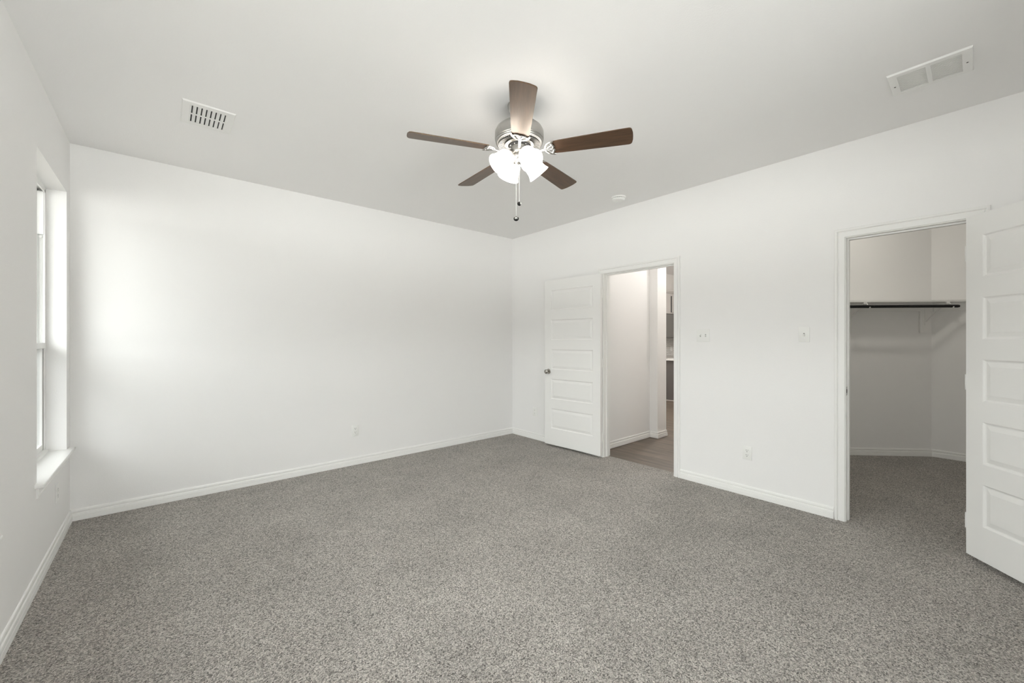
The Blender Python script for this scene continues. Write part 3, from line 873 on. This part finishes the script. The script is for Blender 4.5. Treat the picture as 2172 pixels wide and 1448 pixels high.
# pull chains with black fobs that carry a pale H
RIGHT = Vector((math.cos(R(A0 + 91)), math.sin(R(A0 + 91)), 0)); NEAR = Vector((math.cos(R(A0)), math.sin(R(A0)), 0))
for (off, ztop, zf, rad, flat, turn) in ((-0.019, -0.372, 2.049 - H, 0.0160, 0.86, 0), (0.000, -0.372, 2.140 - H, 0.0118, 1.10, 58)):
    p = RIGHT * off + NEAR * 0.010
    bm = bmesh.new()
    z = -0.33
    tube(bm, [(p.x * 0.6, p.y * 0.6, -0.32), (p.x, p.y, -0.335), (p.x, p.y, zf + rad * flat)], 0.0009, 6)
    zz = zf + rad * flat
    while zz < -0.335:
        bmesh.ops.create_icosphere(bm, subdivisions=1, radius=0.0017, matrix=Matrix.Translation((p.x, p.y, zz))); zz += 0.0048
    ch = finish('pull_chain', bm, 'silver_mark', fan, smooth=True)
    bm = bmesh.new()
    fr_ = Matrix.Translation((p.x, p.y, zf)) @ Matrix.Rotation(R(A0 + 90 + turn), 4, 'Z')
    prof = [(0, -rad * flat)] + [(rad * math.cos(a_), rad * flat * math.sin(a_)) for a_ in [R(x) for x in range(-75, 90, 15)]] + [(0, rad * flat)]
    lathe(bm, prof, 24, fr_)
    # the letter: two uprights and a bar, proud of the face (local -y)
    u = rad * 0.32; hh = rad * flat * 0.48; th = rad * 0.11
    for s in (-1, 1): box(bm, s * u - th, s * u + th, -rad * 1.01, -rad * 0.70, -hh, hh, fr_, 1)
    box(bm, -u, u, -rad * 1.02, -rad * 0.80, -th * 0.9, th * 0.9, fr_, 1)
    f_ = finish('chain_fob', bm, ['black', 'silver_mark'], ch, smooth=True)
    f_['label'] = 'round black fob marked with a pale H' if turn == 0 else 'black fob turned sideways'

# ------------------------------------------------------------------ closet shelf and rod along the slanted wall
# local frame: x along the wall (towards the right as seen), y out from the wall into the closet
cx, cy = 6.58 - 0.30, 0.345 + 0.30
along = Vector((1, -1, 0)).normalized(); out = Vector((-1, -1, 0)).normalized()
cl = Matrix(((-along.x, out.x, 0, 6.58), (-along.y, out.y, 0, 0.345), (0, 0, 1, 0), (0, 0, 0, 1)))   # x = 0 at the inner corner, negative to the left


def cfin(name, bm, mats, parent, smooth=False):
    bmesh.ops.scale(bm, vec=(-1, 1, 1), verts=bm.verts[:])
    o = finish(name, bm, mats, parent, smooth)
    o.location = cl.to_translation(); o.rotation_euler = cl.to_euler()
    return o


shelf = empty('closet_shelf', (0, 0, 0)); tag(shelf, 'white closet shelf on brackets seen through the closet doorway', 'shelf')
ZS = 1.727
SD = 0.262
bm = bmesh.new()
prism(bm, [(-1.95, 0.001), (-0.001, 0.001), (SD * 0.999 - 0.001, SD), (-1.95 + 0.10, SD)], ZS, ZS + 0.019)
cfin('shelf_board', bm, 'trim', shelf)
bm = bmesh.new(); rbox(bm, -1.90, -0.001, 0, 0.018, ZS - 0.089, ZS, 0.0015)
cfin('cleat', bm, 'trim', shelf)
bm = bmesh.new(); rbox(bm, 6.561, 6.58, 0.345 - 0.37, 0.345 - 0.020, ZS - 0.089, ZS, 0.0015)
finish('cleat', bm, 'trim', shelf)
for xb in (-0.905, -0.072):
    bm = bmesh.new(); rbox(bm, xb - 0.062, xb + 0.040, 0, 0.018, 1.400, ZS - 0.0885, 0.0015)
    cfin('mounting_block', bm, 'trim', shelf)
    bm = bmesh.new()
    b2 = bmesh.new()
    box(bm, xb - 0.013, xb + 0.013, 0.018, 0.021, ZS - 0.245, ZS - 0.001)
    box(bm, xb - 0.013, xb + 0.013, 0.018, 0.262, ZS - 0.004, ZS - 0.001)
    tube(bm, [(xb, 0.021, ZS - 0.200), (xb, 0.060, ZS - 0.165), (xb, 0.245, ZS - 0.012)], 0.0062, 8)
    box(bm, xb - 0.016, xb + 0.016, 0.256, 0.268, ZS - 0.022, ZS - 0.001)
    br_ = cfin('shelf_bracket', bm, 'trim', shelf)
    bm = bmesh.new()
    RC = (0.293, 1.676)
    pts = [(xb + 0.012, 0.262, ZS - 0.014)]
    for k in range(11):
        an = R(150 - 30 + (k * 24) * 1.0 + 0)
        an = R(115 + k * 23)
        pts.append((xb + 0.012, RC[0] + 0.0205 * math.cos(an), RC[1] + 0.0205 * math.sin(an)))
    tube(bm, pts, 0.0052, 8)
    bmesh.ops.scale(bm, vec=(-1, 1, 1), verts=bm.verts[:])
    finish('rod_hook', bm, 'trim', br_, True)
bm = bmesh.new()
tube(bm, [(-1.95, 0.293, 1.676), (-0.005, 0.293, 1.676), (0.010, 0.293, 1.676), (0.016, 0.293, 1.676)], [0.0155, 0.0155, 0.0125, 0.005], 20)
rod = cfin('closet_rod', bm, 'black', None, True)
tag(rod, 'black hanging rod in white hooks under the closet shelf', 'clothes rod')

# ------------------------------------------------------------------ kitchen seen through the hall
isl = empty('kitchen_island', (8.66, 4.05, 0)); tag(isl, 'dark grey kitchen island end with pale worktop, far through the hall doorway', 'kitchen island')
bm = bmesh.new(); box(bm, 8.290 - 8.66, 0.38, 3.20 - 4.05, 4.52 - 4.05, 0.0, 0.872)
finish('island_body', bm, 'island', isl)
bm = bmesh.new(); rbox(bm, 8.276 - 8.66, 8.291 - 8.66, 3.20 - 4.05, 4.52 - 4.05, 0, 0.022, 0.002)
finish('base_strip', bm, 'cab', isl)['label'] = 'thin paler strip at the floor'
bm = bmesh.new(); rbox(bm, 8.262 - 8.66, 0.40, 3.17 - 4.05, 4.55 - 4.05, 0.872, 0.905, 0.003)
finish('worktop', bm, 'stone', isl)['label'] = 'pale stone worktop'
bm = bmesh.new(); box(bm, 5.30, 11.2, 5.3195, 5.3298, 0.90, 1.378)
tag(finish('backsplash', bm, 'tile'), 'pale brick-pattern tile backsplash on the far kitchen wall', 'backsplash')
out5 = outlet('electrical_outlet', (10.20, 5.320, 1.085), 0, 'white outlet plate on the tiled kitchen backsplash', None)
out5.scale = (1.5, 1.0, 1.0)
cab = empty('wall_cabinet', (10.0, 5.33, 1.975)); tag(cab, 'greige kitchen wall cabinet high above the tile backsplash', 'kitchen cabinet')
bm = bmesh.new(); box(bm, -1.2, 1.0, -0.33, 0, 0.0, 0.50)
finish('cabinet_body', bm, 'cab', cab)
bm = bmesh.new()
for (za, zb_, yo) in ((0.500, 0.520, 0.345), (0.520, 0.545, 0.360), (0.545, 0.570, 0.375)): box(bm, -1.21, 1.01, -yo, 0, za, zb_)
finish('crown_moulding', bm, 'cab', cab)
for (xa, xb_) in ((-0.40, 0.30),):
    bm = bmesh.new()
    box(bm, xa, xb_, -0.352, -0.331, 0.035, 0.095); box(bm, xa, xb_, -0.352, -0.331, 0.395, 0.440)
    box(bm, xa, xa + 0.06, -0.352, -0.331, 0.095, 0.395); box(bm, xb_ - 0.06, xb_, -0.352, -0.331, 0.095, 0.395)
    box(bm, xa + 0.06, xb_ - 0.06, -0.340, -0.331, 0.095, 0.395)
    finish('cabinet_door', bm, 'cab', cab)
bm = bmesh.new(); box(bm, -0.45, -0.402, -0.3315, -0.3300, 0.03, 0.44)
finish('door_gap', bm, 'slot', cab)
bm = bmesh.new(); box(bm, 9.30, 11.1, 5.02, 5.318, 1.380, 1.973)
tag(finish('dark_panel', bm, 'panel_dark'), 'dark grey flat panel under the greige kitchen wall cabinet', 'panel')
